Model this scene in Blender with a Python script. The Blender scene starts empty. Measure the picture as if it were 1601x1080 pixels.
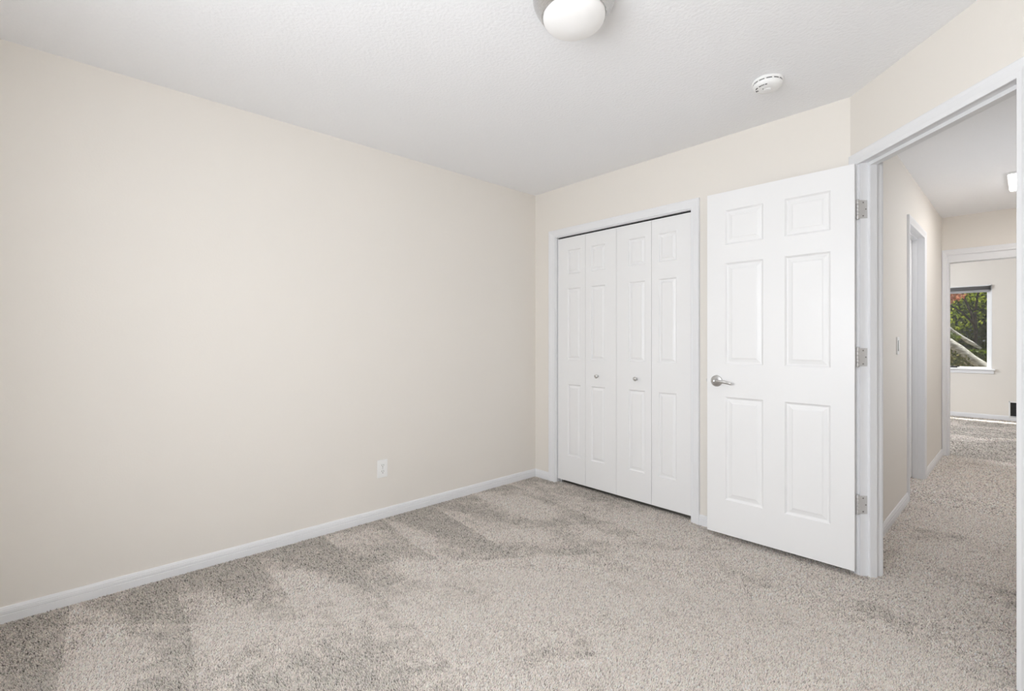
import bpy, bmesh, math, random
import numpy as np
from mathutils import Vector, Matrix

S = bpy.context.scene
COL = S.collection
PI = math.pi
random.seed(7)

# ------------------------------------------------------------------ measures
CAM_H, YAW = 1.1613, 47.325
H = 2.4024                 # ceiling
XL, YB = -2.8678, 2.9147   # left wall, closet wall
X2 = -0.6133               # where the angled wall starts
XR, YR = 0.42, -0.62       # right wall, rear wall (behind the camera)
XH, YH = -0.5915, 6.492    # hall left wall, hall end wall
YF = 10.0                  # far room window wall
T = 0.115                  # wall thickness
TD = 0.105                 # angled wall thickness

# ------------------------------------------------------------------ camera
cam = bpy.data.cameras.new('camera'); camo = bpy.data.objects.new('camera', cam); COL.objects.link(camo)
camo.location = (0, 0, CAM_H); camo.rotation_euler = (PI / 2, 0, math.radians(YAW))
cam.sensor_width = 36.0; cam.lens = 743.0 / 1601.0 * 36.0
cam.shift_y = -(540 - 531.8) / 1601.0
cam.clip_start = 0.02
S.camera = camo

# ------------------------------------------------------------------ view, world, lights
S.view_settings.view_transform = 'Standard'; S.view_settings.look = 'None'
S.view_settings.gamma = 1.0; S.view_settings.use_curve_mapping = False
S.view_settings.exposure = 0.0
S.cycles.use_denoising = True
S.cycles.max_bounces = 14; S.cycles.diffuse_bounces = 8; S.cycles.glossy_bounces = 4
S.cycles.transparent_max_bounces = 16
S.cycles.sample_clamp_indirect = 6.0

W = bpy.data.worlds.new('sky'); S.world = W; W.use_nodes = True
wn = W.node_tree.nodes; wl = W.node_tree.links
bg = wn['Background']
sky = wn.new('ShaderNodeTexSky'); sky.sky_type = 'HOSEK_WILKIE'
sky.sun_direction = (-0.28, 0.25, 0.93); sky.turbidity = 3.5
wl.new(sky.outputs[0], bg.inputs[0]); bg.inputs[1].default_value = 1.0

def lamp(name, kind, loc, power, color=(1, 1, 1), **kw):
    l = bpy.data.lights.new(name, kind); l.energy = power; l.color = color
    for k, v in kw.items(): setattr(l, k, v)
    o = bpy.data.objects.new(name, l); COL.objects.link(o); o.location = loc
    return o
def aim(o, d):
    o.rotation_euler = Vector(d).to_track_quat('-Z', 'Y').to_euler(); return o

aim(lamp('sun', 'SUN', (0, 14, 8), 9.0, (1.0, 0.96, 0.9), angle=0.009), (0.28, -0.25, -0.93))
# daylight entering by the bedroom window behind the camera
aim(lamp('daylight_bedroom_window', 'AREA', (-0.6, YR - 0.18, 1.375), 88, (0.955, 0.948, 1.01), shape='RECTANGLE', size=1.75, size_y=1.2), (0, 1, 0))
# daylight of two unseen windows, added to brighten the hallway and far room
aim(lamp('added_daylight_hall', 'AREA', (XR + T + 0.06, 4.3, 1.45), 10.5, (1.0, 0.965, 1.01), shape='RECTANGLE', size=1.5, size_y=1.1), (-1, 0, 0))
aim(lamp('added_daylight_far_side', 'AREA', (-2.6 - T - 0.06, 8.0, 1.45), 84, (0.975, 0.97, 1.05), shape='RECTANGLE', size=1.7, size_y=1.15), (1, 0, 0))
# sky light through the far window
p = aim(lamp('sky_portal', 'AREA', (-0.9, YF + 0.16, 1.33), 1, shape='RECTANGLE', size=1.0, size_y=1.15), (0, -1, 0)); p.data.cycles.is_portal = True

# ------------------------------------------------------------------ materials
def mat(name, color, rough=0.5, metal=0.0, bump=None, spec=None):
    m = bpy.data.materials.new(name); m.use_nodes = True
    nt = m.node_tree; b = nt.nodes['Principled BSDF']
    b.inputs['Base Color'].default_value = (*color, 1); b.inputs['Roughness'].default_value = rough
    b.inputs['Metallic'].default_value = metal
    if spec is not None: b.inputs['Specular IOR Level'].default_value = spec
    if bump:
        scale, strength, dist, detail = bump
        tc = nt.nodes.new('ShaderNodeTexCoord'); nz = nt.nodes.new('ShaderNodeTexNoise'); bp = nt.nodes.new('ShaderNodeBump')
        nz.inputs['Scale'].default_value = scale; nz.inputs['Detail'].default_value = detail
        bp.inputs['Strength'].default_value = strength; bp.inputs['Distance'].default_value = dist
        nt.links.new(tc.outputs['Object'], nz.inputs['Vector']); nt.links.new(nz.outputs['Fac'], bp.inputs['Height'])
        nt.links.new(bp.outputs['Normal'], b.inputs['Normal'])
    return m
def two_tone(m, c1, c2, scale, detail=3.0, lo=0.4, hi=0.6, stretch=None):
    nt = m.node_tree; b = nt.nodes['Principled BSDF']
    tc = nt.nodes.new('ShaderNodeTexCoord'); nz = nt.nodes.new('ShaderNodeTexNoise'); cr = nt.nodes.new('ShaderNodeValToRGB')
    nz.inputs['Scale'].default_value = scale; nz.inputs['Detail'].default_value = detail
    cr.color_ramp.elements[0].position = lo; cr.color_ramp.elements[0].color = (*c1, 1)
    cr.color_ramp.elements[1].position = hi; cr.color_ramp.elements[1].color = (*c2, 1)
    src = tc.outputs['Object']
    if stretch:
        mp = nt.nodes.new('ShaderNodeMapping'); mp.inputs['Scale'].default_value = stretch
        nt.links.new(src, mp.inputs['Vector']); src = mp.outputs['Vector']
    nt.links.new(src, nz.inputs['Vector']); nt.links.new(nz.outputs['Fac'], cr.inputs['Fac'])
    nt.links.new(cr.outputs['Color'], b.inputs['Base Color'])
    return m
def emissive(name, color, strength, base=(0.8, 0.8, 0.8)):
    m = mat(name, base, 0.35); b = m.node_tree.nodes['Principled BSDF']
    b.inputs['Emission Color'].default_value = (*color, 1); b.inputs['Emission Strength'].default_value = strength
    return m

M = {}
M['wall'] = mat('beige_wall_paint', (0.77, 0.735, 0.685), 0.65, bump=(140, 0.12, 0.002, 2.0), spec=0.3)
M['ceiling'] = mat('textured_ceiling_paint', (0.89, 0.895, 0.91), 0.85, bump=(75, 0.55, 0.004, 3.0), spec=0.2)
M['trim'] = mat('white_trim_paint', (0.78, 0.785, 0.80), 0.35, spec=0.4)
M['door'] = mat('white_door_paint', (0.81, 0.81, 0.812), 0.38, bump=(60, 0.03, 0.001, 2.0), spec=0.4)
M['dark'] = mat('dark_gap', (0.012, 0.012, 0.012), 0.8)
M['nickel'] = two_tone(mat('brushed_nickel', (0.55, 0.55, 0.54), 0.32, 1.0), (0.58, 0.58, 0.575), (0.72, 0.715, 0.71), 90, stretch=(1, 1, 12))
M['hinge'] = mat('satin_nickel_hinge', (0.62, 0.61, 0.6), 0.45, 0.35, bump=(200, 0.1, 0.001, 2))
M['screw'] = mat('screw_steel', (0.22, 0.21, 0.2), 0.45, 0.8)
M['plastic'] = mat('white_plastic', (0.86, 0.86, 0.855), 0.4)
M['plate'] = mat('white_cover_plate', (0.84, 0.84, 0.83), 0.35)
M['slot'] = mat('dark_slot', (0.05, 0.05, 0.05), 0.6)
M['print'] = mat('grey_print', (0.13, 0.13, 0.13), 0.6)
M['globe'] = emissive('frosted_glass_lit', (1.0, 0.985, 0.965), 0.17, (0.66, 0.65, 0.64))
M['panel_lit'] = emissive('ceiling_light_diffuser', (1.0, 0.98, 0.98), 10.5)
M['vinyl'] = mat('white_vinyl', (0.84, 0.845, 0.85), 0.35)
M['blind'] = mat('grey_blind_fabric', (0.16, 0.16, 0.165), 0.7, bump=(300, 0.2, 0.001, 1))
M['blind_bar'] = mat('grey_hem_bar', (0.42, 0.42, 0.43), 0.5)
M['black'] = mat('black_metal', (0.03, 0.03, 0.03), 0.45)
M['bark'] = two_tone(mat('bark', (0.05, 0.04, 0.03), 0.9), (0.03, 0.025, 0.015), (0.10, 0.075, 0.05), 14)
M['log'] = two_tone(mat('bleached_log', (0.5, 0.46, 0.4), 0.85), (0.5, 0.47, 0.4), (0.85, 0.82, 0.77), 9, stretch=(1, 4, 4))
M['soil'] = two_tone(mat('garden_soil', (0.1, 0.07, 0.04), 0.95), (0.06, 0.05, 0.025), (0.22, 0.17, 0.09), 7)
def leafmat(name, c1, c2):
    m = mat(name, c1, 0.55); two_tone(m, c1, c2, 5.0, 4.0, 0.38, 0.62)
    b = m.node_tree.nodes['Principled BSDF']; nt = m.node_tree
    tr = nt.nodes.new('ShaderNodeBsdfTranslucent'); mx = nt.nodes.new('ShaderNodeMixShader'); mx.inputs[0].default_value = 0.5
    src = b.inputs['Base Color'].links[0].from_socket
    nt.links.new(src, tr.inputs['Color'])
    nt.links.new(b.outputs[0], mx.inputs[1]); nt.links.new(tr.outputs[0], mx.inputs[2])
    nt.links.new(mx.outputs[0], nt.nodes['Material Output'].inputs[0]); return m
M['leaf_green'] = leafmat('green_maple_leaves', (0.24, 0.34, 0.012), (0.55, 0.62, 0.06))
M['leaf_dark'] = leafmat('dark_hedge_leaves', (0.09, 0.14, 0.01), (0.26, 0.33, 0.025))
M['leaf_red'] = leafmat('red_maple_leaves', (0.6, 0.2, 0.10), (0.8, 0.5, 0.36))
M['leaf_olive'] = leafmat('olive_ground_leaves', (0.16, 0.2, 0.05), (0.4, 0.34, 0.14))
M['leaf_orange'] = leafmat('orange_fallen_leaves', (0.35, 0.16, 0.06), (0.6, 0.4, 0.25))
gm = bpy.data.materials.new('window_glass'); gm.use_nodes = True
nt = gm.node_tree; nt.nodes.remove(nt.nodes['Principled BSDF'])
tb = nt.nodes.new('ShaderNodeBsdfTransparent'); tb.inputs[0].default_value = (0.95, 0.97, 0.96, 1)
gb = nt.nodes.new('ShaderNodeBsdfGlossy'); gb.inputs['Roughness'].default_value = 0.02
mx = nt.nodes.new('ShaderNodeMixShader')
mx.inputs[0].default_value = 0.05; nt.links.new(tb.outputs[0], mx.inputs[1]); nt.links.new(gb.outputs[0], mx.inputs[2])
nt.links.new(mx.outputs[0], nt.nodes['Material Output'].inputs[0])
M['glass'] = gm
# carpet: colour per tuft comes from a mesh attribute
cm = mat('taupe_carpet', (0.4, 0.36, 0.32), 0.95, spec=0.1)
at = cm.node_tree.nodes.new('ShaderNodeAttribute'); at.attribute_name = 'yarn'
cm.node_tree.links.new(at.outputs['Color'], cm.node_tree.nodes['Principled BSDF'].inputs['Base Color'])
M['carpet'] = cm

# ------------------------------------------------------------------ mesh helpers
class MB:
    def __init__(s, frame=None): s.v = []; s.f = []; s.sm = []; s.fr = frame
    def P(s, p): return s.fr(*p) if s.fr else tuple(p)
    def add(s, vs, fs, smooth=False):
        b = len(s.v); s.v += [s.P(p) for p in vs]
        s.f += [tuple(b + i for i in f) for f in fs]; s.sm += [smooth] * len(fs); return b
    def box(s, x0, x1, y0, y1, z0, z1):
        s.add([(x0, y0, z0), (x1, y0, z0), (x1, y1, z0), (x0, y1, z0), (x0, y0, z1), (x1, y0, z1), (x1, y1, z1), (x0, y1, z1)],
              [(0, 3, 2, 1), (4, 5, 6, 7), (0, 1, 5, 4), (1, 2, 6, 5), (2, 3, 7, 6), (3, 0, 4, 7)])
    def bbox(s, x0, x1, y0, y1, z0, z1, b=0.002):       # box with all edges eased
        bm = bmesh.new(); bmesh.ops.create_cube(bm, size=1)
        for v in bm.verts: v.co = ((x0 + x1) / 2 + v.co.x * (x1 - x0), (y0 + y1) / 2 + v.co.y * (y1 - y0), (z0 + z1) / 2 + v.co.z * (z1 - z0))
        bmesh.ops.bevel(bm, geom=bm.edges[:], offset=b, segments=2, affect='EDGES', profile=0.6)
        bm.verts.index_update(); s.add([tuple(v.co) for v in bm.verts], [tuple(v.index for v in f.verts) for f in bm.faces]); bm.free()
    def poly(s, pts, z0, z1):                            # footprint pulled up
        n = len(pts)
        s.add([(x, y, z0) for x, y in pts] + [(x, y, z1) for x, y in pts],
              [tuple(range(n - 1, -1, -1)), tuple(range(n, 2 * n))] + [(i, (i + 1) % n, n + (i + 1) % n, n + i) for i in range(n)])
    def sweep(s, rings, closed=True, caps=True, smooth=False):
        n = len(rings[0]); vs = [p for r in rings for p in r]; fs = []
        for k in range(len(rings) - 1):
            for i in range(n if closed else n - 1):
                j = (i + 1) % n; fs.append((k * n + i, k * n + j, (k + 1) * n + j, (k + 1) * n + i))
        if caps: fs += [tuple(range(n - 1, -1, -1)), tuple((len(rings) - 1) * n + i for i in range(n))]
        s.add(vs, fs, smooth)
    def lathe(s, prof, c=(0, 0, 0), axis='z', n=48, smooth=True, caps=True):   # prof: (radius, along)
        rings = []
        for r, a in prof:
            ring = []
            for i in range(n):
                t = 2 * PI * i / n; u, w = r * math.cos(t), r * math.sin(t)
                d = {'z': (u, w, a), 'y': (u, a, w), 'x': (a, u, w)}[axis]
                ring.append((c[0] + d[0], c[1] + d[1], c[2] + d[2]))
            rings.append(ring)
        s.sweep(rings, True, caps, smooth)
    def tube(s, pts, rad, n=10, smooth=True):
        rings = []
        for k, p in enumerate(pts):
            a = Vector(pts[max(k - 1, 0)]); b = Vector(pts[min(k + 1, len(pts) - 1)]); d = (b - a).normalized()
            q = d.to_track_quat('Z', 'Y'); r = rad[k] if isinstance(rad, (list, tuple)) else rad
            rings.append([tuple(Vector(p) + q @ Vector((r * math.cos(2 * PI * i / n), r * math.sin(2 * PI * i / n), 0))) for i in range(n)])
        s.sweep(rings, True, True, smooth)
    def build(s, name, m, parent=None, label=None):
        me = bpy.data.meshes.new(name); me.from_pydata(s.v, [], s.f); me.polygons.foreach_set('use_smooth', s.sm)
        bm = bmesh.new(); bm.from_mesh(me); bmesh.ops.recalc_face_normals(bm, faces=bm.faces[:]); bm.to_mesh(me); bm.free()
        me.materials.append(m); o = bpy.data.objects.new(name, me); COL.objects.link(o)
        if parent: o.parent = parent
        if label: o['label'] = label
        return o
def smooth_by_angle(o, deg=35):
    me = o.data; me.polygons.foreach_set('use_smooth', [True] * len(me.polygons))
    bm = bmesh.new(); bm.from_mesh(me)
    for e in bm.edges: e.smooth = (len(e.link_faces) == 2 and e.calc_face_angle(0) < math.radians(deg))
    bm.to_mesh(me); bm.free(); return o
def tag(o, label, cat, kind=None, group=None):
    o['label'] = label; o['category'] = cat
    if kind: o['kind'] = kind
    if group: o['group'] = group
    return o
def thing(name, label, cat, loc, rz=0.0, kind=None, group=None):
    o = bpy.data.objects.new(name, None); COL.objects.link(o); o.location = loc; o.rotation_euler = (0, 0, rz); o.empty_display_size = 0.1
    return tag(o, label, cat, kind, group)
def frame(ox, oy, ux, uy, nx, ny):
    # (along, outwards into the room, up) -> world
    return lambda a, d, z: (ox + ux * a + nx * d, oy + uy * a + ny * d, z)
R2 = math.sqrt(0.5)
F_LEFT = frame(XL, 0, 0, 1, 1, 0)          # along = Y
F_BACK = frame(0, YB, 1, 0, 0, -1)         # along = X
F_DIAG = frame(X2, YB, R2, -R2, -R2, -R2)  # along = s
F_DHALL = frame(X2 + R2 * TD, YB + R2 * TD, R2, -R2, R2, R2)
F_HALL = frame(XH, 0, 0, 1, 1, 0)
F_END = frame(0, YH, 1, 0, 0, -1)
F_FAR = frame(0, YF, 1, 0, 0, -1)
F_REAR = frame(0, YR, 1, 0, 0, 1)
F_RIGHT = frame(XR, 0, 0, 1, -1, 0)

# ------------------------------------------------------------------ setting: shell
CL, CR, CZ = -2.625, -1.466, 2.0           # closet opening (between jamb faces)
J0, J1, JZ = 0.074, 0.835, 2.040           # bedroom doorway along the angled wall
HD0, HD1, HDZ = 4.498, 5.235, 2.018        # hall side doorway along Y
E0, E1, EZ = -0.537, 0.22, 1.944           # hall end opening along X
WX0, WX1, WZ0, WZ1 = -1.43, -0.355, 0.725, 1.985   # far window hole
RX0, RX1, RZ0, RZ1 = -1.5, 0.3, 0.75, 2.0        # bedroom window (behind the camera)
HW0, HW1, HWZ0, HWZ1 = 3.5, 5.1, 0.85, 2.05       # unseen hallway window added for light (right wall)
SW0, SW1, SWZ0, SWZ1 = 7.1, 8.9, 0.82, 2.08       # unseen far room side window added for light
ZB = -0.012                                 # walls run down into the pile

mb = MB(); mb.box(XL - T, XL, YR - T, YB + 0.75, ZB, H)
tag(mb.build('wall_left', M['wall']), 'long plain beige wall on the left of the bedroom', 'wall', 'structure')
g = 0.02
mb = MB(); mb.box(XL, CL - g, YB, YB + T, ZB, H); mb.box(CR + g, X2 + TD * 0.4142, YB, YB + T, ZB, H)
mb.box(CL - g, CR + g, YB, YB + T, CZ + g, H)
tag(mb.build('wall_back', M['wall']), 'beige wall around the closet opening', 'wall', 'structure')
mb = MB(F_DIAG); SE = (XR - X2) / R2
c = 0.4142 * TD
for a0, a1, z0, z1 in ((0, J0 - g, ZB, H), (J1 + g, SE, ZB, H), (J0 - g, J1 + g, JZ + g, H)):
    b0 = a0 - (c if a0 == 0 else 0)
    mb.add([(a0, 0, z0), (a1, 0, z0), (a1, -TD, z0), (b0, -TD, z0), (a0, 0, z1), (a1, 0, z1), (a1, -TD, z1), (b0, -TD, z1)],
           [(0, 3, 2, 1), (4, 5, 6, 7), (0, 1, 5, 4), (1, 2, 6, 5), (2, 3, 7, 6), (3, 0, 4, 7)])
tag(mb.build('wall_right', M['wall']), 'angled beige wall with the bedroom doorway', 'wall', 'structure')
mb = MB(); mb.box(XR, XR + T, YR - T, YB - (XR - X2), ZB, H)
tag(mb.build('wall_side', M['wall']), 'short beige side wall right of the camera', 'wall', 'structure')
mb = MB()
mb.box(XL - T, RX0, YR - T, YR, ZB, H); mb.box(RX1, XR + T, YR - T, YR, ZB, H)
mb.box(RX0, RX1, YR - T, YR, ZB, RZ0); mb.box(RX0, RX1, YR - T, YR, RZ1, H)
tag(mb.build('wall_rear', M['wall']), 'beige bedroom wall with the window behind the camera', 'wall', 'structure')
mb = MB()
y0 = YB + T
mb.box(XH - T, XH, y0, HD0 - g, ZB, H); mb.box(XH - T, XH, HD1 + g, YH + T, ZB, H); mb.box(XH - T, XH, HD0 - g, HD1 + g, HDZ + g, H)
tag(mb.build('wall_hall_left', M['wall']), 'beige hallway wall with a light switch and a doorway', 'wall', 'structure')
mb = MB(); y1 = YB - (XR - X2) + TD * 1.4142
mb.box(XR, XR + T, y1, HW0, ZB, H); mb.box(XR, XR + T, HW1, YH + T, ZB, H); mb.box(XR, XR + T, HW0, HW1, ZB, HWZ0); mb.box(XR, XR + T, HW0, HW1, HWZ1, H)
tag(mb.build('wall_hall_right', M['wall']), 'beige right wall of the hallway', 'wall', 'structure')
mb = MB(); mb.box(XH, E0 - g, YH, YH + T, ZB, H); mb.box(E1 + g, XR, YH, YH + T, ZB, H); mb.box(E0 - g, E1 + g, YH, YH + T, EZ + 0.086, H)
tag(mb.build('wall_hall_end', M['wall']), 'beige wall over the cased opening at the end of the hallway', 'wall', 'structure')
FX0, FX1 = -2.6, 1.1
mb = MB()
mb.box(FX0 - T, WX0, YF, YF + 0.15, ZB, H); mb.box(WX1, FX1 + T, YF, YF + 0.15, ZB, H)
mb.box(WX0, WX1, YF, YF + 0.15, ZB, WZ0); mb.box(WX0, WX1, YF, YF + 0.15, WZ1, H)
tag(mb.build('wall_far', M['wall']), 'pale wall with the garden window in the far room', 'wall', 'structure')
mb = MB(); mb.box(FX0 - T, FX0, YH + T, SW0, ZB, H); mb.box(FX0 - T, FX0, SW1, YF, ZB, H); mb.box(FX0 - T, FX0, SW0, SW1, ZB, SWZ0); mb.box(FX0 - T, FX0, SW0, SW1, SWZ1, H); mb.box(FX1, FX1 + T, YH + T, YF, ZB, H)
mb.box(FX0 - T, XH - T, YH, YH + T, ZB, H); mb.box(XR + T, FX1 + T, YH, YH + T, ZB, H)
tag(mb.build('wall_far_sides', M['wall']), 'side walls of the far room beyond the hallway', 'wall', 'structure')
mb = MB(); mb.box(XL - T, XH - T, YB + 0.63, YB + 0.75, ZB, H)
tag(mb.build('wall_closet_back', M['wall']), 'back wall inside the closet', 'wall', 'structure')
mb = MB(); mb.box(XL - T, FX1 + T, YR - T, YF + 0.15, H, H + 0.14)
tag(mb.build('ceiling', M['ceiling']), 'white lightly textured ceiling', 'ceiling', 'structure')

# floor with its pile
def vnoise(x, y, seed):
    xi = np.floor(x).astype(np.int64); yi = np.floor(y).astype(np.int64); fx = x - xi; fy = y - yi
    def hsh(a, b):
        n = (a * 374761393 + b * 668265263 + seed * 982451653) & 0xFFFFFFFF
        n = ((n ^ (n >> 13)) * 1274126177) & 0xFFFFFFFF
        return ((n ^ (n >> 16)) & 0xFFFF) / 65535.0
    u = fx * fx * (3 - 2 * fx); v = fy * fy * (3 - 2 * fy)
    return (hsh(xi, yi) * (1 - u) + hsh(xi + 1, yi) * u) * (1 - v) + (hsh(xi, yi + 1) * (1 - u) + hsh(xi + 1, yi + 1) * u) * v
def nap_and_shade(x, y):
    # pile lie after vacuuming, broad tone areas and painted room shade: -1 .. 1
    wx = x + 0.22 * (vnoise(x * 2.3, y * 2.3, 3) - 0.5); wy = y + 0.22 * (vnoise(x * 2.3, y * 2.3, 4) - 0.5)
    a = math.radians(-12); p = wx * math.cos(a) - wy * math.sin(a); q = wx * math.sin(a) + wy * math.cos(a)
    n1 = vnoise(p * 1.7, q * 4.6, 11); n2 = vnoise(wx * 2.6 + 9, wy * 2.6, 12); n3 = vnoise(p * 3.4, q * 10.5, 13); n4 = vnoise(x * 24, y * 24, 14)
    v = (n1 - 0.5) * 1.15 + (n2 - 0.5) * 1.4 + (n3 - 0.5) * 1.25 + (n4 - 0.5) * 0.8 + (vnoise(x * 55, y * 55, 15) - 0.5) * 0.5 + 0.08
    # vacuum strokes pulled away from the left wall: each one starts as a point and widens
    u = np.clip(x - XL, 0, None)
    ln = (y + 0.07 * u + 0.05 * (vnoise(x * 3, y * 3, 21) - 0.5)) / 0.37; fr = ln - np.floor(ln)
    wid = np.clip(u / (0.35 + 0.5 * vnoise(np.floor(ln) * 1.0, np.zeros_like(ln), 22)), 0, 1) * 0.75 + 0.02
    k = 1 / (1 + np.exp(-(wid - fr) * 22))
    v = v + (k * (0.62 - 0.5 * fr) - (1 - k) * 0.5) * (0.95 * np.exp(-(u / 0.85) ** 2) + 0.22) * (y < YB)
    l2 = (x * 0.8 - y * 0.6 + 0.10 * (vnoise(x * 2.2, y * 2.2, 31) - 0.5)) / 0.42; f2 = l2 - np.floor(l2)
    v = v + (0.42 - 0.84 * f2 ** 0.7) * np.clip(vnoise(x * 1.1 + 5, y * 1.1, 32) * 2.2 - 0.5, 0, 1)
    v = v - 0.5 * np.exp(-((x + 2.5) ** 2 + (y - 0.4) ** 2) / 0.8) - 0.35 * np.exp(-((x + 1.6) ** 2 + (y - 0.9) ** 2) / 0.35) + 0.80 * np.exp(-((x + 0.45) ** 2 + (y - 1.7) ** 2) / 1.1) + 0.55 * np.exp(-((x + 1.5) ** 2 + (y - 2.3) ** 2) / 0.5)  # broad darker and lighter areas set by position
    v = v + np.where(y > YH + 0.05, -0.55, np.where(x > XH - 0.2, np.clip((y - 2.6) / 1.6, 0, 1) * 1.2, 0.0))  # far room darkened, hall lightened: their light level painted into the yarn colour
    return np.tanh(v * 2.1)
ZF = -0.0075
def make_floor():
    rng = np.random.default_rng(5)
    pts = []
    def zone(x0, x1, y0, y1, sp, keep):
        nx = int((x1 - x0) / sp); ny = int((y1 - y0) / sp)
        gx, gy = np.meshgrid(np.arange(nx), np.arange(ny))
        x = x0 + (gx + 0.5 + 0.5 * (gy % 2) + rng.uniform(-.45, .45, gx.shape)) * sp
        y = y0 + (gy + 0.5 + rng.uniform(-.45, .45, gx.shape)) * sp
        x = x.ravel(); y = y.ravel(); k = keep(x, y); pts.append(np.stack([x[k], y[k], np.full(k.sum(), sp)], 1))
    near = lambda x, y: np.hypot(x, y) < 2.4
    inroom = lambda x, y: (x > XL) & (x < XR) & (y < YB + 0.02) & (y > YR)
    fwd = lambda x, y: (-math.sin(math.radians(YAW)) * x + math.cos(math.radians(YAW)) * y) > 0.55
    zone(XL, XR, YR, YB, 0.0041, lambda x, y: near(x, y) & inroom(x, y) & fwd(x, y))
    zone(XL, XR, YR, YB + 0.06, 0.0058, lambda x, y: ~near(x, y) & fwd(x, y) & (y < 4.5))
    zone(XL, XR, YR, YB, 0.0075, lambda x, y: ~fwd(x, y))
    zone(XH - 0.1, XR, YB + 0.03, 4.5, 0.0064, lambda x, y: np.ones_like(x, bool))
    zone(XH - 0.1, XR, 4.5, YH + 0.1, 0.0105, lambda x, y: np.ones_like(x, bool))
    zone(-1.3, 0.5, YH + 0.1, YF, 0.013, lambda x, y: np.ones_like(x, bool))
    P = np.concatenate(pts); n = len(P); x, y, sp = P.T
    g = nap_and_shade(x, y)
    h = rng.uniform(0.0045, 0.0088, n); r = sp * rng.uniform(0.5, 0.85, n); th = rng.uniform(0, 2 * PI, n)
    V = np.zeros((n, 5, 3), np.float32)
    for k in range(4):
        V[:, k, 0] = x + r * np.cos(th + k * PI / 2); V[:, k, 1] = y + r * np.sin(th + k * PI / 2); V[:, k, 2] = ZF
    lean = 0.002
    V[:, 4, 0] = x + rng.normal(0, 0.45, n) * sp + lean * g * 0.6; V[:, 4, 1] = y + rng.normal(0, 0.45, n) * sp + lean * g
    V[:, 4, 2] = ZF + h
    V = V.reshape(-1, 3)
    base = np.array([0.755, 0.69, 0.628])
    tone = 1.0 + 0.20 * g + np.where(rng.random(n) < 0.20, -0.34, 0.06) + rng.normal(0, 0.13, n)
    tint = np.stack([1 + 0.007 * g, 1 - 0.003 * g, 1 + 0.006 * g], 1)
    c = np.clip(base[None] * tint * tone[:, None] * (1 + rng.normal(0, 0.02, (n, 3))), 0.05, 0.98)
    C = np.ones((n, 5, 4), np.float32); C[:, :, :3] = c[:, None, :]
    C[:, :4, :3] *= 0.60            # shade between the tufts, painted into the colour of their bases
    # slab underneath
    x0, x1, ya, yb = XL - T, FX1 + T, YR - T, YF + 0.15
    SV = np.array([(x0, ya, ZF), (x1, ya, ZF), (x1, yb, ZF), (x0, yb, ZF), (x0, ya, -.1), (x1, ya, -.1), (x1, yb, -.1), (x0, yb, -.1)], np.float32)
    m = len(V); V = np.concatenate([V, SV])
    i = (np.arange(n) * 5)[:, None]
    tri = np.concatenate([i + np.array([[k, (k + 1) % 4, 4]]) for k in range(4)], 1).reshape(-1)
    quads = (np.array([(0, 1, 2, 3), (7, 6, 5, 4), (0, 4, 5, 1), (1, 5, 6, 2), (2, 6, 7, 3), (3, 7, 4, 0)]) + m).reshape(-1)
    me = bpy.data.meshes.new('floor'); nt_, nq = n * 4, 6
    me.vertices.add(len(V)); me.vertices.foreach_set('co', V.reshape(-1))
    me.loops.add(nt_ * 3 + nq * 4); me.loops.foreach_set('vertex_index', np.concatenate([tri, quads]).astype(np.int32))
    me.polygons.add(nt_ + nq)
    me.polygons.foreach_set('loop_start', np.concatenate([np.arange(nt_) * 3, nt_ * 3 + np.arange(nq) * 4]).astype(np.int32))
    me.update(calc_edges=True)
    ca = me.attributes.new('yarn', 'FLOAT_COLOR', 'POINT')
    CC = np.concatenate([C.reshape(-1, 4), np.tile(np.array([[.26, .235, .21, 1]], np.float32), (8, 1))])
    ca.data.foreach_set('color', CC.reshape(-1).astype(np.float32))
    me.materials.append(M['carpet']); o = bpy.data.objects.new('floor', me); COL.objects.link(o); return o
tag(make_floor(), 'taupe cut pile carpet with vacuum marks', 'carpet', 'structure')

# ------------------------------------------------------------------ setting: trim
CAS = [(0, 0), (0, 0.009), (0.003, 0.0105), (0.018, 0.0105), (0.024, 0.012), (0.040, 0.0155), (0.053, 0.016), (0.057, 0.013), (0.057, 0)]
def casing(mb, a0, a1, z1, z0=0.0, wl=1.0, wr=1.0):
    # mitred moulding around an opening whose edge is a0..a1, up to z1
    rings = [[], [], [], []]
    for w, t in CAS:
        rings[0].append((a0 - w * wl, t, z0)); rings[1].append((a0 - w * wl, t, z1 + w))
        rings[2].append((a1 + w * wr, t, z1 + w)); rings[3].append((a1 + w * wr, t, z0))
    mb.sweep(rings)
def jamb(mb, a0, a1, z1, depth, th=0.019, z0=ZB, d0=0.0):
    mb.box(a0 - th, a0, -depth, d0, z0, z1 + th); mb.box(a1, a1 + th, -depth, d0, z0, z1 + th); mb.box(a0, a1, -depth, d0, z1, z1 + th)
def stop(mb, a0, a1, z1, d0, d1, th=0.011, z0=ZB):
    mb.box(a0, a0 + th, -d1, -d0, z0, z1); mb.box(a1 - th, a1, -d1, -d0, z0, z1); mb.box(a0 + th, a1 - th, -d1, -d0, z1 - th, z1)
BASE = [(0, ZB), (0.0125, ZB), (0.0125, 0.028), (0.0105, 0.0295), (0.0105, 0.0315), (0.0118, 0.033), (0.0112, 0.044), (0.0092, 0.0455), (0.0092, 0.047), (0.0098, 0.0485), (0.0065, 0.058), (0.0045, 0.0605), (0, 0.0605)]
def baseboard(name, label, fr, segs):
    mb = MB(fr)
    for a0, a1 in segs:
        mb.sweep([[(a0, d, z) for d, z in BASE], [(a1, d, z) for d, z in BASE]])
    return tag(mb.build(name, M['trim']), label, 'baseboard', 'structure')

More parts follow.
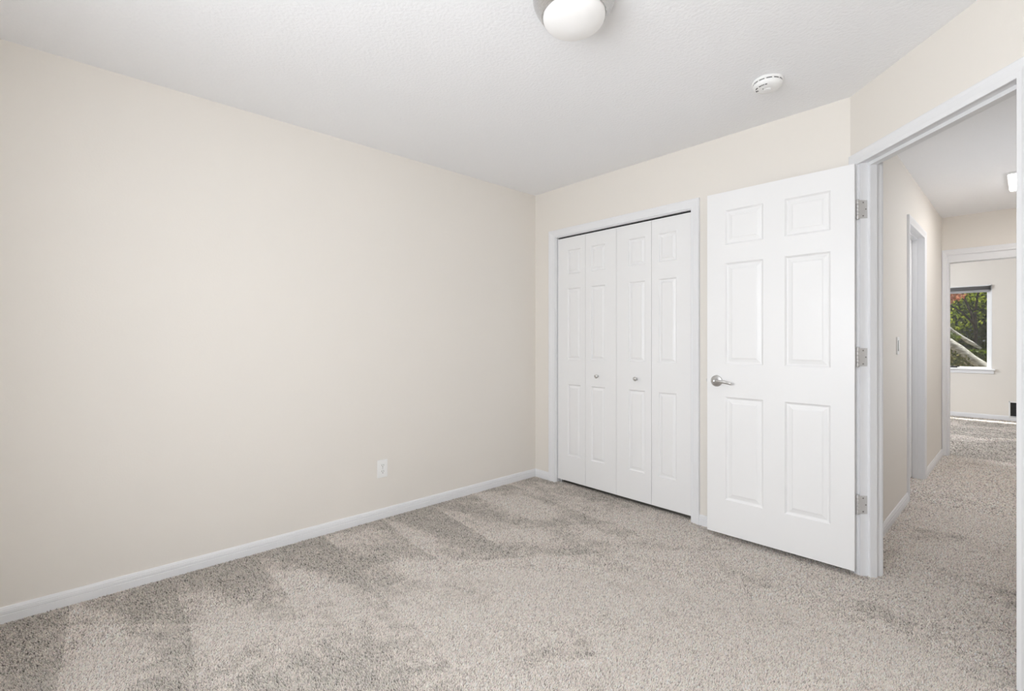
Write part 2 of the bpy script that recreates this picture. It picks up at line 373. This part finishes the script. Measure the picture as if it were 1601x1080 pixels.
r = 0.006
mb = MB(F_BACK); casing(mb, CL - r, CR + r, CZ + r, ZB, 1.2, 0.95)
t1 = tag(mb.build('trim_1', M['trim']), 'white casing around the bifold closet doors', 'door casing', 'structure')
mb = MB(F_BACK); jamb(mb, CL, CR, CZ, T); mb.build('jamb', M['trim'], t1)
mb = MB(F_BACK); mb.box(CL, CR, -0.062, -0.024, CZ - 0.004, CZ); mb.build('door_track', M['dark'], t1, 'dark overhead track')
mb = MB(F_DIAG); casing(mb, J0 - 0.012, J1 + r, JZ - 0.004, ZB, 0.95)
t2 = tag(mb.build('trim_2', M['trim']), 'white casing around the bedroom doorway', 'door casing', 'structure')
mb = MB(F_DIAG); jamb(mb, J0, J1, JZ, TD); mb.build('jamb', M['trim'], t2)
mb = MB(F_DIAG); stop(mb, J0, J1, JZ, 0.037, 0.070, 0.016); mb.build('door_stop', M['trim'], t2)
mb = MB(F_DHALL); casing(mb, J0 - r, J1 + r, JZ + r, ZB)
tag(mb.build('trim_3', M['trim']), 'white casing on the hall side of the bedroom doorway', 'door casing', 'structure')
mb = MB(F_HALL); casing(mb, HD0 - r, HD1 + r, HDZ - 0.002, ZB)
t4 = tag(mb.build('trim_4', M['trim']), 'white casing around the side doorway in the hallway', 'door casing', 'structure')
mb = MB(F_HALL); jamb(mb, HD0, HD1, HDZ, T); mb.build('jamb', M['trim'], t4)
mb = MB(F_HALL); stop(mb, HD0, HD1, HDZ, 0.038, 0.072); mb.build('door_stop', M['trim'], t4)
mb = MB(F_END); casing(mb, E0 - 0.012, E1 + 0.012, EZ + 0.071, ZB, 0.72, 1.0)
t5 = tag(mb.build('trim_5', M['trim']), 'white casing around the opening at the hallway end', 'door casing', 'structure')
mb = MB(F_END); jamb(mb, E0, E1, EZ, T, 0.03); mb.box(E0 - 0.012, E1 + 0.012, -T, -0.002, EZ + 0.002, EZ + 0.086); mb.build('jamb', M['trim'], t5)

baseboard('baseboard_left', 'white baseboard along the long left wall', F_LEFT, [(YR, YB)])
baseboard('baseboard_back', 'white baseboard on the closet wall beside the casing', F_BACK, [(XL, CL - r - 0.069), (CR + r + 0.054, X2 + 0.002)])
baseboard('baseboard_right', 'white baseboard right of the bedroom doorway', F_DIAG, [(J1 + r + 0.057, SE)])
baseboard('baseboard_side', 'white baseboard on the short side wall right of the camera', F_RIGHT, [(YR, YB - (XR - X2))])
baseboard('baseboard_rear', 'white baseboard under the bedroom window', F_REAR, [(XL, XR)])
baseboard('baseboard_hall', 'white baseboard along the left hallway wall', F_HALL, [(YB + T + 0.03, HD0 - r - 0.057), (HD1 + r + 0.057, YH)])
baseboard('baseboard_hall_right', 'white baseboard along the right hallway wall', F_RIGHT, [(YB - (XR - X2) + TD * 1.4142, YH)])
baseboard('baseboard_far', 'white baseboard under the garden window', F_FAR, [(FX0, FX1)])

# ------------------------------------------------------------------ panel doors
PAN = [(0, 0), (0.004, 0.0035), (0.009, 0.0085), (0.014, 0.0095), (0.034, 0.0045), (0.037, 0.0025), (0.041, 0.0018)]
def panel_leaf(mb, w, z0, z1, th, panels, inset=1.0, both=True):
    """leaf from x=0..w, front at y=0 facing -y, back at y=th"""
    xs = sorted({0.0, w, *[p[0] for p in panels], *[p[1] for p in panels]}); zs = sorted({z0, z1, *[p[2] for p in panels], *[p[3] for p in panels]})
    cols = {(p[0], p[1]) for p in panels}
    for face, sg in ((0.0, 1), (th, -1)):
        if sg < 0 and not both:
            mb.add([(0, th, z0), (w, th, z0), (w, th, z1), (0, th, z1)], [(0, 1, 2, 3)]); continue
        for i in range(len(xs) - 1):
            for k in range(len(zs) - 1):
                a, b, c_, d = xs[i], xs[i + 1], zs[k], zs[k + 1]
                if any(p[0] <= a and p[1] >= b and p[2] <= c_ and p[3] >= d for p in panels): continue
                mb.add([(a, face, c_), (b, face, c_), (b, face, d), (a, face, d)], [(0, 1, 2, 3)])
        for a, b, c_, d in panels:
            rings = []
            for ins, dep in PAN:
                q = ins * inset; y = face + sg * dep
                rings.append([(a + q, y, c_ + q), (b - q, y, c_ + q), (b - q, y, d - q), (a + q, y, d - q)])
            mb.sweep(rings, True, False)
            mb.add(rings[-1], [(0, 1, 2, 3)])
    mb.add([(0, 0, z0), (w, 0, z0), (w, th, z0), (0, th, z0), (0, 0, z1), (w, 0, z1), (w, th, z1), (0, th, z1)],
           [(0, 1, 2, 3), (4, 5, 6, 7), (1, 2, 6, 5), (3, 0, 4, 7)])
def weld(o):
    bm = bmesh.new(); bm.from_mesh(o.data); bmesh.ops.remove_doubles(bm, verts=bm.verts[:], dist=0.00005)
    bmesh.ops.recalc_face_normals(bm, faces=bm.faces[:]); bm.to_mesh(o.data); bm.free(); return o

# bifold closet doors
LW = (CR - CL - 0.010) / 4
def bifold(name, x0, label, knob_leaf):
    d = thing(name, label, 'door', (x0, YB + 0.015, 0), 0, 'structure')
    for k in range(2):
        ox = k * LW + 0.0012; w = LW - 0.0024
        outer_first = (k == 0)
        pa = (0.104, 0.104 + 0.131) if outer_first else (LW - 0.104 - 0.131, LW - 0.104)
        rows = ((0.232, 0.807), (1.008, 1.578), (1.692, 1.886))
        mb = MB(lambda a, b, z, ox=ox: (a + ox, b, z))
        panel_leaf(mb, w, 0.027, 1.9885, 0.034, [(pa[0], pa[1], a, b) for a, b in rows], 0.72)
        leaf = weld(mb.build('door_panel', M['door'], d))
        if k == knob_leaf:
            kx = ox + (pa[0] + pa[1]) / 2; kz = 0.889
            kb = MB(); kb.lathe([(0.0, -0.0), (0.0085, -0.0), (0.0085, -0.003), (0.006, -0.006), (0.0055, -0.012), (0.009, -0.016), (0.0135, -0.020), (0.0148, -0.025), (0.0135, -0.029), (0.008, -0.0315), (0.0, -0.032)], (kx, 0, kz), 'y', 28, True, False)
            kb.build('knob', M['nickel'], leaf, 'small round nickel knob')
    return d
db1 = bifold('door_1', CL + 0.005, 'left pair of white bifold closet doors with a nickel knob', 1)
db2 = bifold('door_2', CL + 0.005 + 2 * LW, 'right pair of white bifold closet doors with a nickel knob', 0)
for d, x in ((db1, 0.022),):
    mb = MB(); mb.box(x - 0.012, x + 0.016, 0.006, 0.03, ZB, -0.004); mb.lathe([(0.004, -0.006), (0.004, 0.036)], (x, 0.017, 0), 'z', 10)
    mb.build('pivot_bracket', M['plastic'], d, 'white floor pivot')

# the open bedroom door: local x runs from hinge to free edge, y=0 is the face towards the camera
K = 0.9843
def kz(z): return CAM_H + (z - CAM_H) * K
dx = thing('door_3', 'white six panel door standing open against the closet wall', 'door', (-0.5765, 2.825, 0), math.radians(181.72), 'structure')
DWI = 0.7305
mb = MB(lambda a, b, z: (a, -b, z))
cols = ((0.102 * K, 0.3155 * K), (0.4245 * K, 0.635 * K)); rows = ((0.212, 0.825), (1.018, 1.620), (1.728, 1.934))
panel_leaf(mb, DWI, kz(0.006), kz(2.044), 0.035, [(a, b, kz(c0), kz(c1)) for a, b in cols for c0, c1 in rows], 1.0)
weld(mb.build('door_leaf', M['door'], dx))
lx, lz = 0.684 * K, kz(0.917)
mb = MB(); mb.lathe([(0.0, 0.0), (0.0325, 0.0), (0.0335, 0.002), (0.033, 0.006), (0.029, 0.0085), (0.016, 0.011), (0.0125, 0.016), (0.0115, 0.030), (0.0135, 0.040), (0.0135, 0.046), (0.010, 0.050), (0.0, 0.051)], (lx, 0.0, lz), 'y', 40, True, False)
lev = mb.build('door_handle', M['nickel'], dx, 'nickel lever handle')
mb = MB(); rings = []
for k in range(13):
    t = k / 12; px_ = lx + 0.004 - 0.106 * t; py_ = 0.043 + 0.004 * math.sin(t * PI) + (0.003 * t if t > .8 else 0); pz_ = lz - 0.010 * t * t + 0.002 * math.sin(t * PI)
    hz = 0.0105 - 0.0035 * t; hy = 0.0065 - 0.002 * t
    rings.append([(px_, py_ + hy * math.cos(u), pz_ + hz * math.sin(u)) for u in [2 * PI * i / 14 for i in range(14)]])
mb.sweep(rings, True, True, True); mb.build('lever_arm', M['nickel'], lev)
mb = MB(); mb.bbox(DWI, DWI + 0.0012, -0.0265, -0.0085, lz - 0.028, lz + 0.028, 0.0004); fp = mb.build('latch_plate', M['nickel'], dx, 'nickel latch plate')
mb = MB(); mb.bbox(DWI, DWI + 0.011, -0.022, -0.013, lz - 0.009, lz + 0.009, 0.002); mb.build('latch_bolt', M['hinge'], fp)
# hinges
inv = Matrix.Translation((-0.5765, 2.825, 0)) @ Matrix.Rotation(math.radians(181.72), 4, 'Z'); inv = inv.inverted()
def to_door(*p): return tuple(inv @ Vector(p[0] if len(p) == 1 else p))
kn = F_DIAG(J0 - 0.004, 0.010, 0)
for zc in (1.820, 1.076, 0.334):
    z0, z1 = kz(zc) - 0.045, kz(zc) + 0.045
    mb = MB(to_door)
    for i in range(5):
        a = z0 + (z1 - z0) * i / 5 + 0.0006; b = z0 + (z1 - z0) * (i + 1) / 5 - 0.0006
        mb.lathe([(0.0062, a), (0.0066, a + 0.001), (0.0066, b - 0.001), (0.0062, b)], (kn[0], kn[1], 0), 'z', 16, True)
    mb.lathe([(0.0066, z1), (0.0072, z1 + 0.001), (0.005, z1 + 0.005), (0.002, z1 + 0.006)], (kn[0], kn[1], 0), 'z', 16)
    mb.lathe([(0.002, z0 - 0.006), (0.005, z0 - 0.005), (0.0072, z0 - 0.001), (0.0066, z0)], (kn[0], kn[1], 0), 'z', 16)
    hg = mb.build('hinge', M['hinge'], dx, 'nickel butt hinge')
    mb = MB(lambda a, d, z: to_door(F_DIAG(a, d, z)))
    mb.bbox(J0 - 0.001, J0 + 0.0015, -0.0335, 0.006, z0, z1, 0.0006); mb.build('hinge_plate', M['hinge'], hg)
    for d_, zz in ((-0.013, z0 + 0.012), (-0.026, (z0 + z1) / 2), (-0.013, z1 - 0.012)):
        mb = MB(lambda a, d, z: to_door(F_DIAG(a, d, z)))
        mb.lathe([(0.0, J0 + 0.0022), (0.0025, J0 + 0.0022), (0.0036, J0 + 0.0014)], (0, d_, zz), 'x', 14, True, False); mb.build('screw', M['screw'], hg)
    mb = MB(); mb.bbox(-0.0012, 0.0005, -0.034, -0.002, z0, z1, 0.0004); mb.build('leaf_plate', M['hinge'], hg)

# hallway side door, shut, opening into the room beyond
mb = MB(lambda a, b, z: (XH - 0.073 - b, HD0 + 0.003 + a, z))
d4 = thing('door_4', 'white panel door shut in the hallway side doorway', 'door', (0, 0, 0), 0, 'structure')
wd = HD1 - HD0 - 0.006
panel_leaf(mb, wd, 0.012, HDZ - 0.003, 0.035, [(a, b, c0, c1) for a, b in ((0.1, 0.315), (wd - 0.315, wd - 0.1)) for c0, c1 in ((0.212, 0.825), (1.018, 1.61), (1.715, 1.915))], 1.0)
weld(mb.build('door_leaf', M['door'], d4))

# ------------------------------------------------------------------ windows
def window(name, label, fr, x0, x1, z0, z1, depth, split=True, stool=True):
    w = thing(name, label, 'window', (0, 0, 0), 0, 'structure')
    mb = MB(fr)
    c_ = 0.012
    mb.box(x0, x0 + c_, -depth, 0.002, z0, z1); mb.box(x1 - c_, x1, -depth, 0.002, z0, z1); mb.box(x0, x1, -depth, 0.002, z1 - c_, z1); mb.box(x0, x1, -depth, 0.0, z0, z0 + c_)
    mb.build('window_reveal', M['vinyl'], w)
    mb = MB(fr); f = 0.045; a0, a1, b0, b1 = x0 + c_, x1 - c_, z0 + c_, z1 - c_
    d0, d1 = -0.115, -0.06
    mb.bbox(a0, a0 + f, d0, d1, b0, b1, 0.004); mb.bbox(a1 - f, a1, d0, d1, b0, b1, 0.004)
    mb.bbox(a0 + f - .004, a1 - f + .004, d0, d1, b1 - f, b1, 0.004); mb.bbox(a0 + f - .004, a1 - f + .004, d0, d1, b0, b0 + 0.02, 0.004)
    if split: mb.bbox((a0 + a1) / 2 - 0.03, (a0 + a1) / 2 + 0.03, d0, d1, b0, b1, 0.004)
    mb.build('window_frame', M['vinyl'], w)
    mb = MB(fr); mb.box(a0 + 0.02, a1 - 0.02, -0.092, -0.088, b0 + 0.01, b1 - 0.02); mb.build('window_pane', M['glass'], w)
    if stool:
        mb = MB(fr); mb.bbox(x0 - 0.035, x1 + 0.035, -0.06, 0.035, z0 - 0.012, z0 + 0.008, 0.005); mb.build('window_sill', M['trim'], w)
        mb = MB(fr); mb.bbox(x0 - 0.02, x1 + 0.02, 0.0, 0.014, z0 - 0.062, z0 - 0.012, 0.003); mb.build('apron', M['trim'], w)
    return w
w1 = window('window_1', 'white framed window onto the sunlit garden in the far room', F_FAR, WX0, WX1, WZ0, WZ1, 0.15, False)
mb = MB(F_FAR); mb.bbox(-0.84, -0.735, -0.058, -0.02, WZ0 + 0.013, WZ0 + 0.032, 0.004); mb.tube([(-0.80, -0.03, WZ0 + 0.03), (-0.77, -0.02, WZ0 + 0.04), (-0.71, -0.02, WZ0 + 0.034)], 0.006, 8)
mb.build('window_crank', M['black'], w1, 'dark window crank')
window('window_2', 'white bedroom window behind the camera', F_REAR, RX0, RX1, RZ0, RZ1, T, True)

window('added_window_3', 'unseen white window added in the right hallway wall for light', frame(XR, 0, 0, 1, -1, 0), HW0, HW1, HWZ0, HWZ1, T, True)  # added window, holds the daylight that evens out the hall
window('added_window_4', 'unseen white side window added to light the far room', frame(FX0, 0, 0, 1, 1, 0), SW0, SW1, SWZ0, SWZ1, T, True)  # added window, holds the daylight that lifts the far wall

# roller blind inside the top of the far window
rb = thing('roller_blind', 'grey roller blind rolled up at the top of the garden window', 'blind', (0, YF, 1.93))
mb = MB(); mb.tube([(WX0 + 0.03, -0.005, 0.012), (WX1 - 0.03, -0.005, 0.012)], 0.026, 20); mb.build('roller_tube', M['blind'], rb)
mb = MB(); mb.box(WX0 + 0.035, WX1 - 0.035, 0.018, 0.020, -0.035, 0.012); mb.build('blind_fabric', M['blind_bar'], rb)
mb = MB(); mb.bbox(WX0 + 0.035, WX1 - 0.035, 0.012, 0.026, -0.05, -0.032, 0.003); mb.build('hem_bar', M['blind_bar'], rb)
for x in (WX0 + 0.02, WX1 - 0.02):
    mb = MB(); mb.bbox(x - 0.008, x + 0.008, -0.034, 0.024, -0.02, 0.0435, 0.002); mb.build('bracket', M['black'], rb)

# ------------------------------------------------------------------ things on the ceiling
cl = thing('ceiling_light', 'round flush ceiling light with a brushed nickel pan and frosted glass bowl', 'ceiling light', (-1.110, 1.328, H))
mb = MB(); mb.lathe([(0.0, 0.0), (0.145, 0.0), (0.148, -0.003), (0.148, -0.012), (0.145, -0.024), (0.138, -0.040), (0.128, -0.056), (0.119, -0.068), (0.1175, -0.072), (0.113, -0.072), (0.111, -0.064), (0.0, -0.05)], n=72, caps=False); mb.build('light_pan', M['nickel'], cl)
mb = MB(); prof = [(0.1105, -0.064), (0.1115, -0.074)]
for k in range(1, 15):
    t = k / 14 * PI / 2; prof.append((0.1115 * math.cos(t) ** 1.2 if k < 14 else 0.0004, -0.074 - 0.058 * math.sin(t)))
mb.lathe(prof, n=72, caps=False); mb.build('glass_bowl', M['globe'], cl, 'white frosted glass bowl')

sd = thing('smoke_detector', 'round white smoke detector on the ceiling near the doorway', 'smoke detector', (-0.843, 2.440, H), math.radians(-19))
mb = MB(); mb.lathe([(0.0, 0.0), (0.066, 0.0), (0.068, -0.003), (0.068, -0.010), (0.065, -0.013), (0.0, -0.013)], n=56, caps=False); mb.build('base', M['plastic'], sd)
mb = MB(); mb.lathe([(0.060, -0.012), (0.061, -0.016), (0.064, -0.018), (0.064, -0.024), (0.062, -0.029), (0.055, -0.036), (0.046, -0.040), (0.030, -0.042), (0.0, -0.0425)], n=56, caps=False); mb.build('cover', M['plastic'], sd)
for k in range(12):
    t0 = 2 * PI * k / 12 + 0.07; t1 = 2 * PI * (k + 1) / 12 - 0.07
    mb = MB(); mb.sweep([[(rr * math.cos(t), rr * math.sin(t), z) for rr, z in ((0.0590, -0.0128), (0.0625, -0.0128), (0.0625, -0.0160), (0.0590, -0.0160))] for t in [t0 + (t1 - t0) * i / 6 for i in range(7)]])
    mb.build('vent_slot', M['slot'], sd)
mb = MB(); mb.lathe([(0.016, -0.041), (0.016, -0.0445), (0.014, -0.0455), (0.0, -0.0458)], (0.0, 0.0, 0), n=32, caps=False); mb.build('test_button', M['plastic'], sd)
mb = MB(); mb.lathe([(0.0022, -0.040), (0.0022, -0.0436), (0.0, -0.0440)], (-0.004, -0.026, 0), n=12, caps=False); mb.build('indicator_lamp', M['slot'], sd)
mb = MB()
for t, w, l in ((-2.08, .004, .010), (-1.92, .003, .006), (-1.60, .004, .007), (-1.47, .0035, .004), (-1.35, .005, .004), (-1.22, .003, .005), (-1.02, .0035, .009)):
    cx, cy = 0.051 * math.cos(t), 0.051 * math.sin(t); tx, ty = -math.sin(t), math.cos(t); nx_, ny_ = math.cos(t), math.sin(t)
    q = []
    for zz, grow in ((-0.0365, 1), (-0.0392, 1)):
        for a, b in ((-1, -1), (1, -1), (1, 1), (-1, 1)):
            q.append((cx + tx * a * l / 2 + nx_ * b * w / 2, cy + ty * a * l / 2 + ny_ * b * w / 2, zz - (b * -0.0008)))
    mb.add(q, [(3, 2, 1, 0), (4, 5, 6, 7), (0, 1, 5, 4), (1, 2, 6, 5), (2, 3, 7, 6), (3, 0, 4, 7)])
mb.build('printed_marking', M['print'], sd, 'small grey printed marks')
mb = MB()
for a in (-0.0035, 0.0035): mb.box(-0.033 + a - 0.0013, -0.033 + a + 0.0013, -0.033, -0.025, -0.0425, -0.0385)
mb.build('sounder_slot', M['slot'], sd)

hl = thing('ceiling_light', 'rectangular lit panel light on the hallway ceiling', 'ceiling light', (0.14, 5.37, H))
mb = MB(); mb.bbox(-0.245, 0.245, -0.285, 0.285, -0.016, 0, 0.004); mb.build('light_frame', M['plastic'], hl)
mb = MB(); mb.bbox(-0.236, 0.236, -0.276, 0.276, -0.022, -0.012, 0.004); mb.build('diffuser', M['panel_lit'], hl, 'glowing white diffuser')

# ------------------------------------------------------------------ things on the walls
ot = thing('power_outlet', 'white double power outlet low on the long left wall', 'power outlet', (XL, 1.486, 0.3215))
mb = MB(); mb.bbox(0.0, 0.006, -0.036, 0.036, -0.058, 0.058, 0.0025); mb.build('cover_plate', M['plate'], ot)
for s in (-1, 1):
    mb = MB(); rings = []
    for xx, g_ in ((0.004, 1.0), (0.0078, 1.0), (0.0085, 0.95)):
        ring = []
        for i in range(28):
            t = 2 * PI * i / 28; yy = 0.0172 * math.cos(t); zz = max(-0.0138, min(0.0138, 0.0172 * math.sin(t)))
            ring.append((xx, yy * g_, s * 0.0195 + zz * g_))
        rings.append(ring)
    mb.sweep(rings); rc = mb.build('socket', M['plate'], ot)
    mb = MB()
    mb.box(0.0082, 0.0089, -0.0075, -0.0052, s * 0.0195 - 0.001, s * 0.0195 + 0.008); mb.box(0.0082, 0.0089, 0.0052, 0.0075, s * 0.0195 - 0.001, s * 0.0195 + 0.007)
    mb.lathe([(0.0028, 0.0082), (0.0028, 0.0089)], (0, 0, s * 0.0195 - 0.0078), 'x', 14); mb.build('pin_slot', M['slot'], rc)
mb = MB(); mb.lathe([(0.0032, 0.0055), (0.0032, 0.0072), (0.002, 0.0078)], (0, 0, 0), 'x', 16); mb.build('screw', M['hinge'], ot)

sw = thing('light_switch', 'white rocker light switch on the hallway wall', 'light switch', (XH, 4.055, 1.125))
mb = MB(); mb.bbox(0.0, 0.007, -0.036, 0.036, -0.058, 0.058, 0.0025); mb.build('cover_plate', M['plate'], sw)
mb = MB(); mb.bbox(0.006, 0.0085, -0.0175, 0.0175, -0.0345, 0.0345, 0.001); mb.build('rocker_frame', M['slot'], sw, 'dark gap around the rocker')
mb = MB(); mb.add([(0.006, -0.0165, -0.0335), (0.006, 0.0165, -0.0335), (0.006, 0.0165, 0.0335), (0.006, -0.0165, 0.0335), (0.013, -0.0165, -0.0335), (0.013, 0.0165, -0.0335), (0.0095, 0.0165, 0.0335), (0.0095, -0.0165, 0.0335)],
                  [(0, 3, 2, 1), (4, 5, 6, 7), (0, 1, 5, 4), (1, 2, 6, 5), (2, 3, 7, 6), (3, 0, 4, 7)]); mb.build('rocker', M['plate'], sw)

vt = thing('wall_vent', 'dark louvred vent low on the far room wall', 'vent', (0.0, YF, 0.15))
mb = MB(); mb.bbox(-0.185, 0.185, -0.012, 0.0, -0.125, -0.108, 0.003); mb.bbox(-0.185, 0.185, -0.012, 0.0, 0.108, 0.125, 0.003); mb.bbox(-0.185, -0.168, -0.012, 0, -0.125, 0.125, 0.003); mb.bbox(0.168, 0.185, -0.012, 0, -0.125, 0.125, 0.003)
mb.build('vent_frame', M['plate'], vt)
mb = MB(); mb.box(-0.17, 0.17, -0.003, 0.0, -0.11, 0.11); mb.build('backing', M['dark'], vt)
mb = MB()
for k in range(11):
    z = -0.1 + k * 0.02; mb.add([(-0.17, -0.003, z + 0.006), (0.17, -0.003, z + 0.006), (0.17, -0.011, z - 0.004), (-0.17, -0.011, z - 0.004), (-0.17, -0.003, z + 0.0075), (0.17, -0.003, z + 0.0075), (0.17, -0.011, z - 0.0025), (-0.17, -0.011, z - 0.0025)],
                                [(0, 3, 2, 1), (4, 5, 6, 7), (0, 1, 5, 4), (1, 2, 6, 5), (2, 3, 7, 6), (3, 0, 4, 7)])
mb.build('louvres', M['black'], vt)

# ------------------------------------------------------------------ garden outside the far window
def bank(x, y):
    t = max(0.0, min(1.0, (y - 11.5) / 4.5)); return -0.25 + 1.25 * t * t * (3 - 2 * t) - 0.55 * (x + 0.9) * t + 0.05 * math.sin(3 * x + 2 * y)
mb = MB(); nx, ny = 36, 40; vs = []; fs = []
for j in range(ny + 1):
    for i in range(nx + 1):
        x = -6 + 10 * i / nx; y = YF + 0.15 + 10 * j / ny; vs.append((x, y, bank(x, y)))
for j in range(ny):
    for i in range(nx):
        a = j * (nx + 1) + i; fs.append((a, a + 1, a + nx + 2, a + nx + 1))
mb.add(vs, fs, True)
tag(mb.build('ground', M['soil']), 'sloping leaf strewn garden bank outside the window', 'ground', 'structure')
def leaves(n, c, rad, size, rng, squash=1.0, shell=0.3):
    mb = MB(); c = np.array(c)
    for _ in range(n):
        d = rng.normal(size=3); d /= np.linalg.norm(d); q = c + d * np.array(rad) * (shell + (1 - shell) * rng.random() ** 0.4)
        u = rng.normal(size=3); u /= np.linalg.norm(u); v = np.cross(u, rng.normal(size=3)); v /= np.linalg.norm(v)
        s = size * rng.uniform(0.6, 1.3); v = v * 0.55
        mid = np.cross(u, v) * s * 0.25
        mb.add([tuple(q - u * s), tuple(q + v * s + mid), tuple(q + u * s), tuple(q - v * s + mid)], [(0, 1, 2), (0, 2, 3)])
    return mb
def merge(*ms):
    o = MB()
    for m in ms: o.add(m.v, m.f)
    return o
rng = np.random.default_rng(3)
tr = thing('garden_tree', 'green maple with forked dark branches outside the window', 'tree', (-0.75, 14.0, bank(-0.75, 14.0)), group='maples outside the far window')
mb = MB(); mb.tube([(0, 0, -0.1), (0.0, 0, 0.5), (0.01, 0.02, 0.9), (-0.05, 0, 1.25), (-0.16, -.05, 1.6), (-0.32, -.1, 2.1)], [.05, .042, .036, .028, .02, .01], 8)
mb.tube([(0.01, 0.02, 0.85), (0.0, 0.0, 1.3), (0.06, 0, 1.8), (0.05, 0, 2.5)], [.034, .026, .018, .008], 8)
mb.tube([(-0.02, 0.0, 1.05), (-0.2, 0.0, 1.3), (-0.42, 0.0, 1.48), (-0.6, 0, 1.85)], [.024, .017, .012, .006], 8)
mb.build('trunk', M['bark'], tr)
merge(leaves(900, (-0.35, 0.35, 2.0), (0.95, 0.5, 0.62), 0.045, rng), leaves(350, (0.25, 0.1, 1.75), (0.55, 0.4, 0.6), 0.04, rng), leaves(420, (-0.5, 0.5, 1.15), (0.7, 0.25, 0.28), 0.04, rng)).build('crown', M['leaf_green'], tr)
rt = thing('garden_tree', 'red leaved maple at the upper left of the window view', 'tree', (-1.95, 12.6, bank(-1.95, 12.6)), group='maples outside the far window')
mb = MB(); mb.tube([(0, 0, -0.1), (0.02, 0, 0.7), (0.12, 0, 1.2), (0.4, 0, 1.9)], [.045, .035, .025, .01], 8); mb.build('trunk', M['bark'], rt)
leaves(420, (0.78, 0.0, 1.98), (0.4, 0.2, 0.26), 0.045, rng).build('crown', M['leaf_red'], rt)
mb = merge(*[leaves(1500, (x, 15.8 + 0.4 * (k % 2), bank(x, 15.8) + zz), (0.9, 0.45, 1.0), 0.075, rng, shell=0.0) for k, x in enumerate((-3.4, -2.3, -1.3, -0.4, 0.6)) for zz in (0.3, 1.3, 2.4)])
tag(mb.build('shrubbery', M['leaf_dark']), 'dense dark green hedge foliage behind the maples', 'hedge', 'stuff')
def log(label, a, b, ra, rb_):
    mb = MB(); n = 9; pts = []
    for k in range(n):
        t = k / (n - 1); p_ = Vector(a).lerp(Vector(b), t); pts.append((p_.x, p_.y + 0.02 * math.sin(5 * t), p_.z + 0.015 * math.sin(9 * t + a[0])))
    mb.tube(pts, [ra + (rb_ - ra) * k / (n - 1) + 0.008 * math.sin(k * 2.1) for k in range(n)], 14)
    return tag(mb.build('log', M['log']), label, 'log', group='pale logs on the garden bank')
log('thick pale log lying down the bank outside the window', (-1.62, 13.0, 1.60), (-0.2, 12.75, 0.34), 0.06, 0.10)
log('thin pale log above the thick log on the bank', (-1.75, 13.35, 2.02), (-0.62, 13.2, 0.98), 0.04, 0.03)
fz = bank(-0.95, 13.0)
fn = thing('shrub', 'dark green fern clump on the bank between the two pale logs', 'shrub', (-0.95, 13.02, fz), group='low shrubs on the garden bank')
merge(leaves(420, (-0.25, 0.12, 1.2 - fz), (0.3, 0.08, 0.12), 0.035, rng, shell=0.0), leaves(420, (0.25, 0.12, 0.86 - fz), (0.32, 0.08, 0.13), 0.035, rng, shell=0.0), leaves(250, (0.0, 0.1, 0.8 - fz), (0.4, 0.08, 0.2), 0.035, rng, shell=0.0)).build('foliage', M['leaf_dark'], fn)
mb = MB(); mb.tube([(0, 0.1, -0.08), (0.02, 0.1, 0.3), (0.0, 0.1, 1.0 - fz)], [.012, .01, .005], 6); mb.build('stem', M['bark'], fn)
sp_ = thing('shrub', 'low olive shrub below the logs outside the window', 'shrub', (-1.05, 12.2, bank(-1.05, 12.2)), group='low shrubs on the garden bank')
zb = bank(-1.05, 12.2)
leaves(520, (0.0, 0, 0.75 - zb), (0.34, 0.25, 0.22), 0.035, rng, shell=0.0).build('foliage', M['leaf_olive'], sp_)
mb = MB(); mb.tube([(0, 0, -0.05), (0.02, 0, 0.4), (0.05, 0, 0.75 - zb)], [.015, .012, .006], 6); mb.tube([(0, 0, 0.1), (-0.12, 0.03, 0.5), (-0.18, 0.04, 0.7 - zb)], [.01, .008, .004], 6); mb.build('stem', M['bark'], sp_)
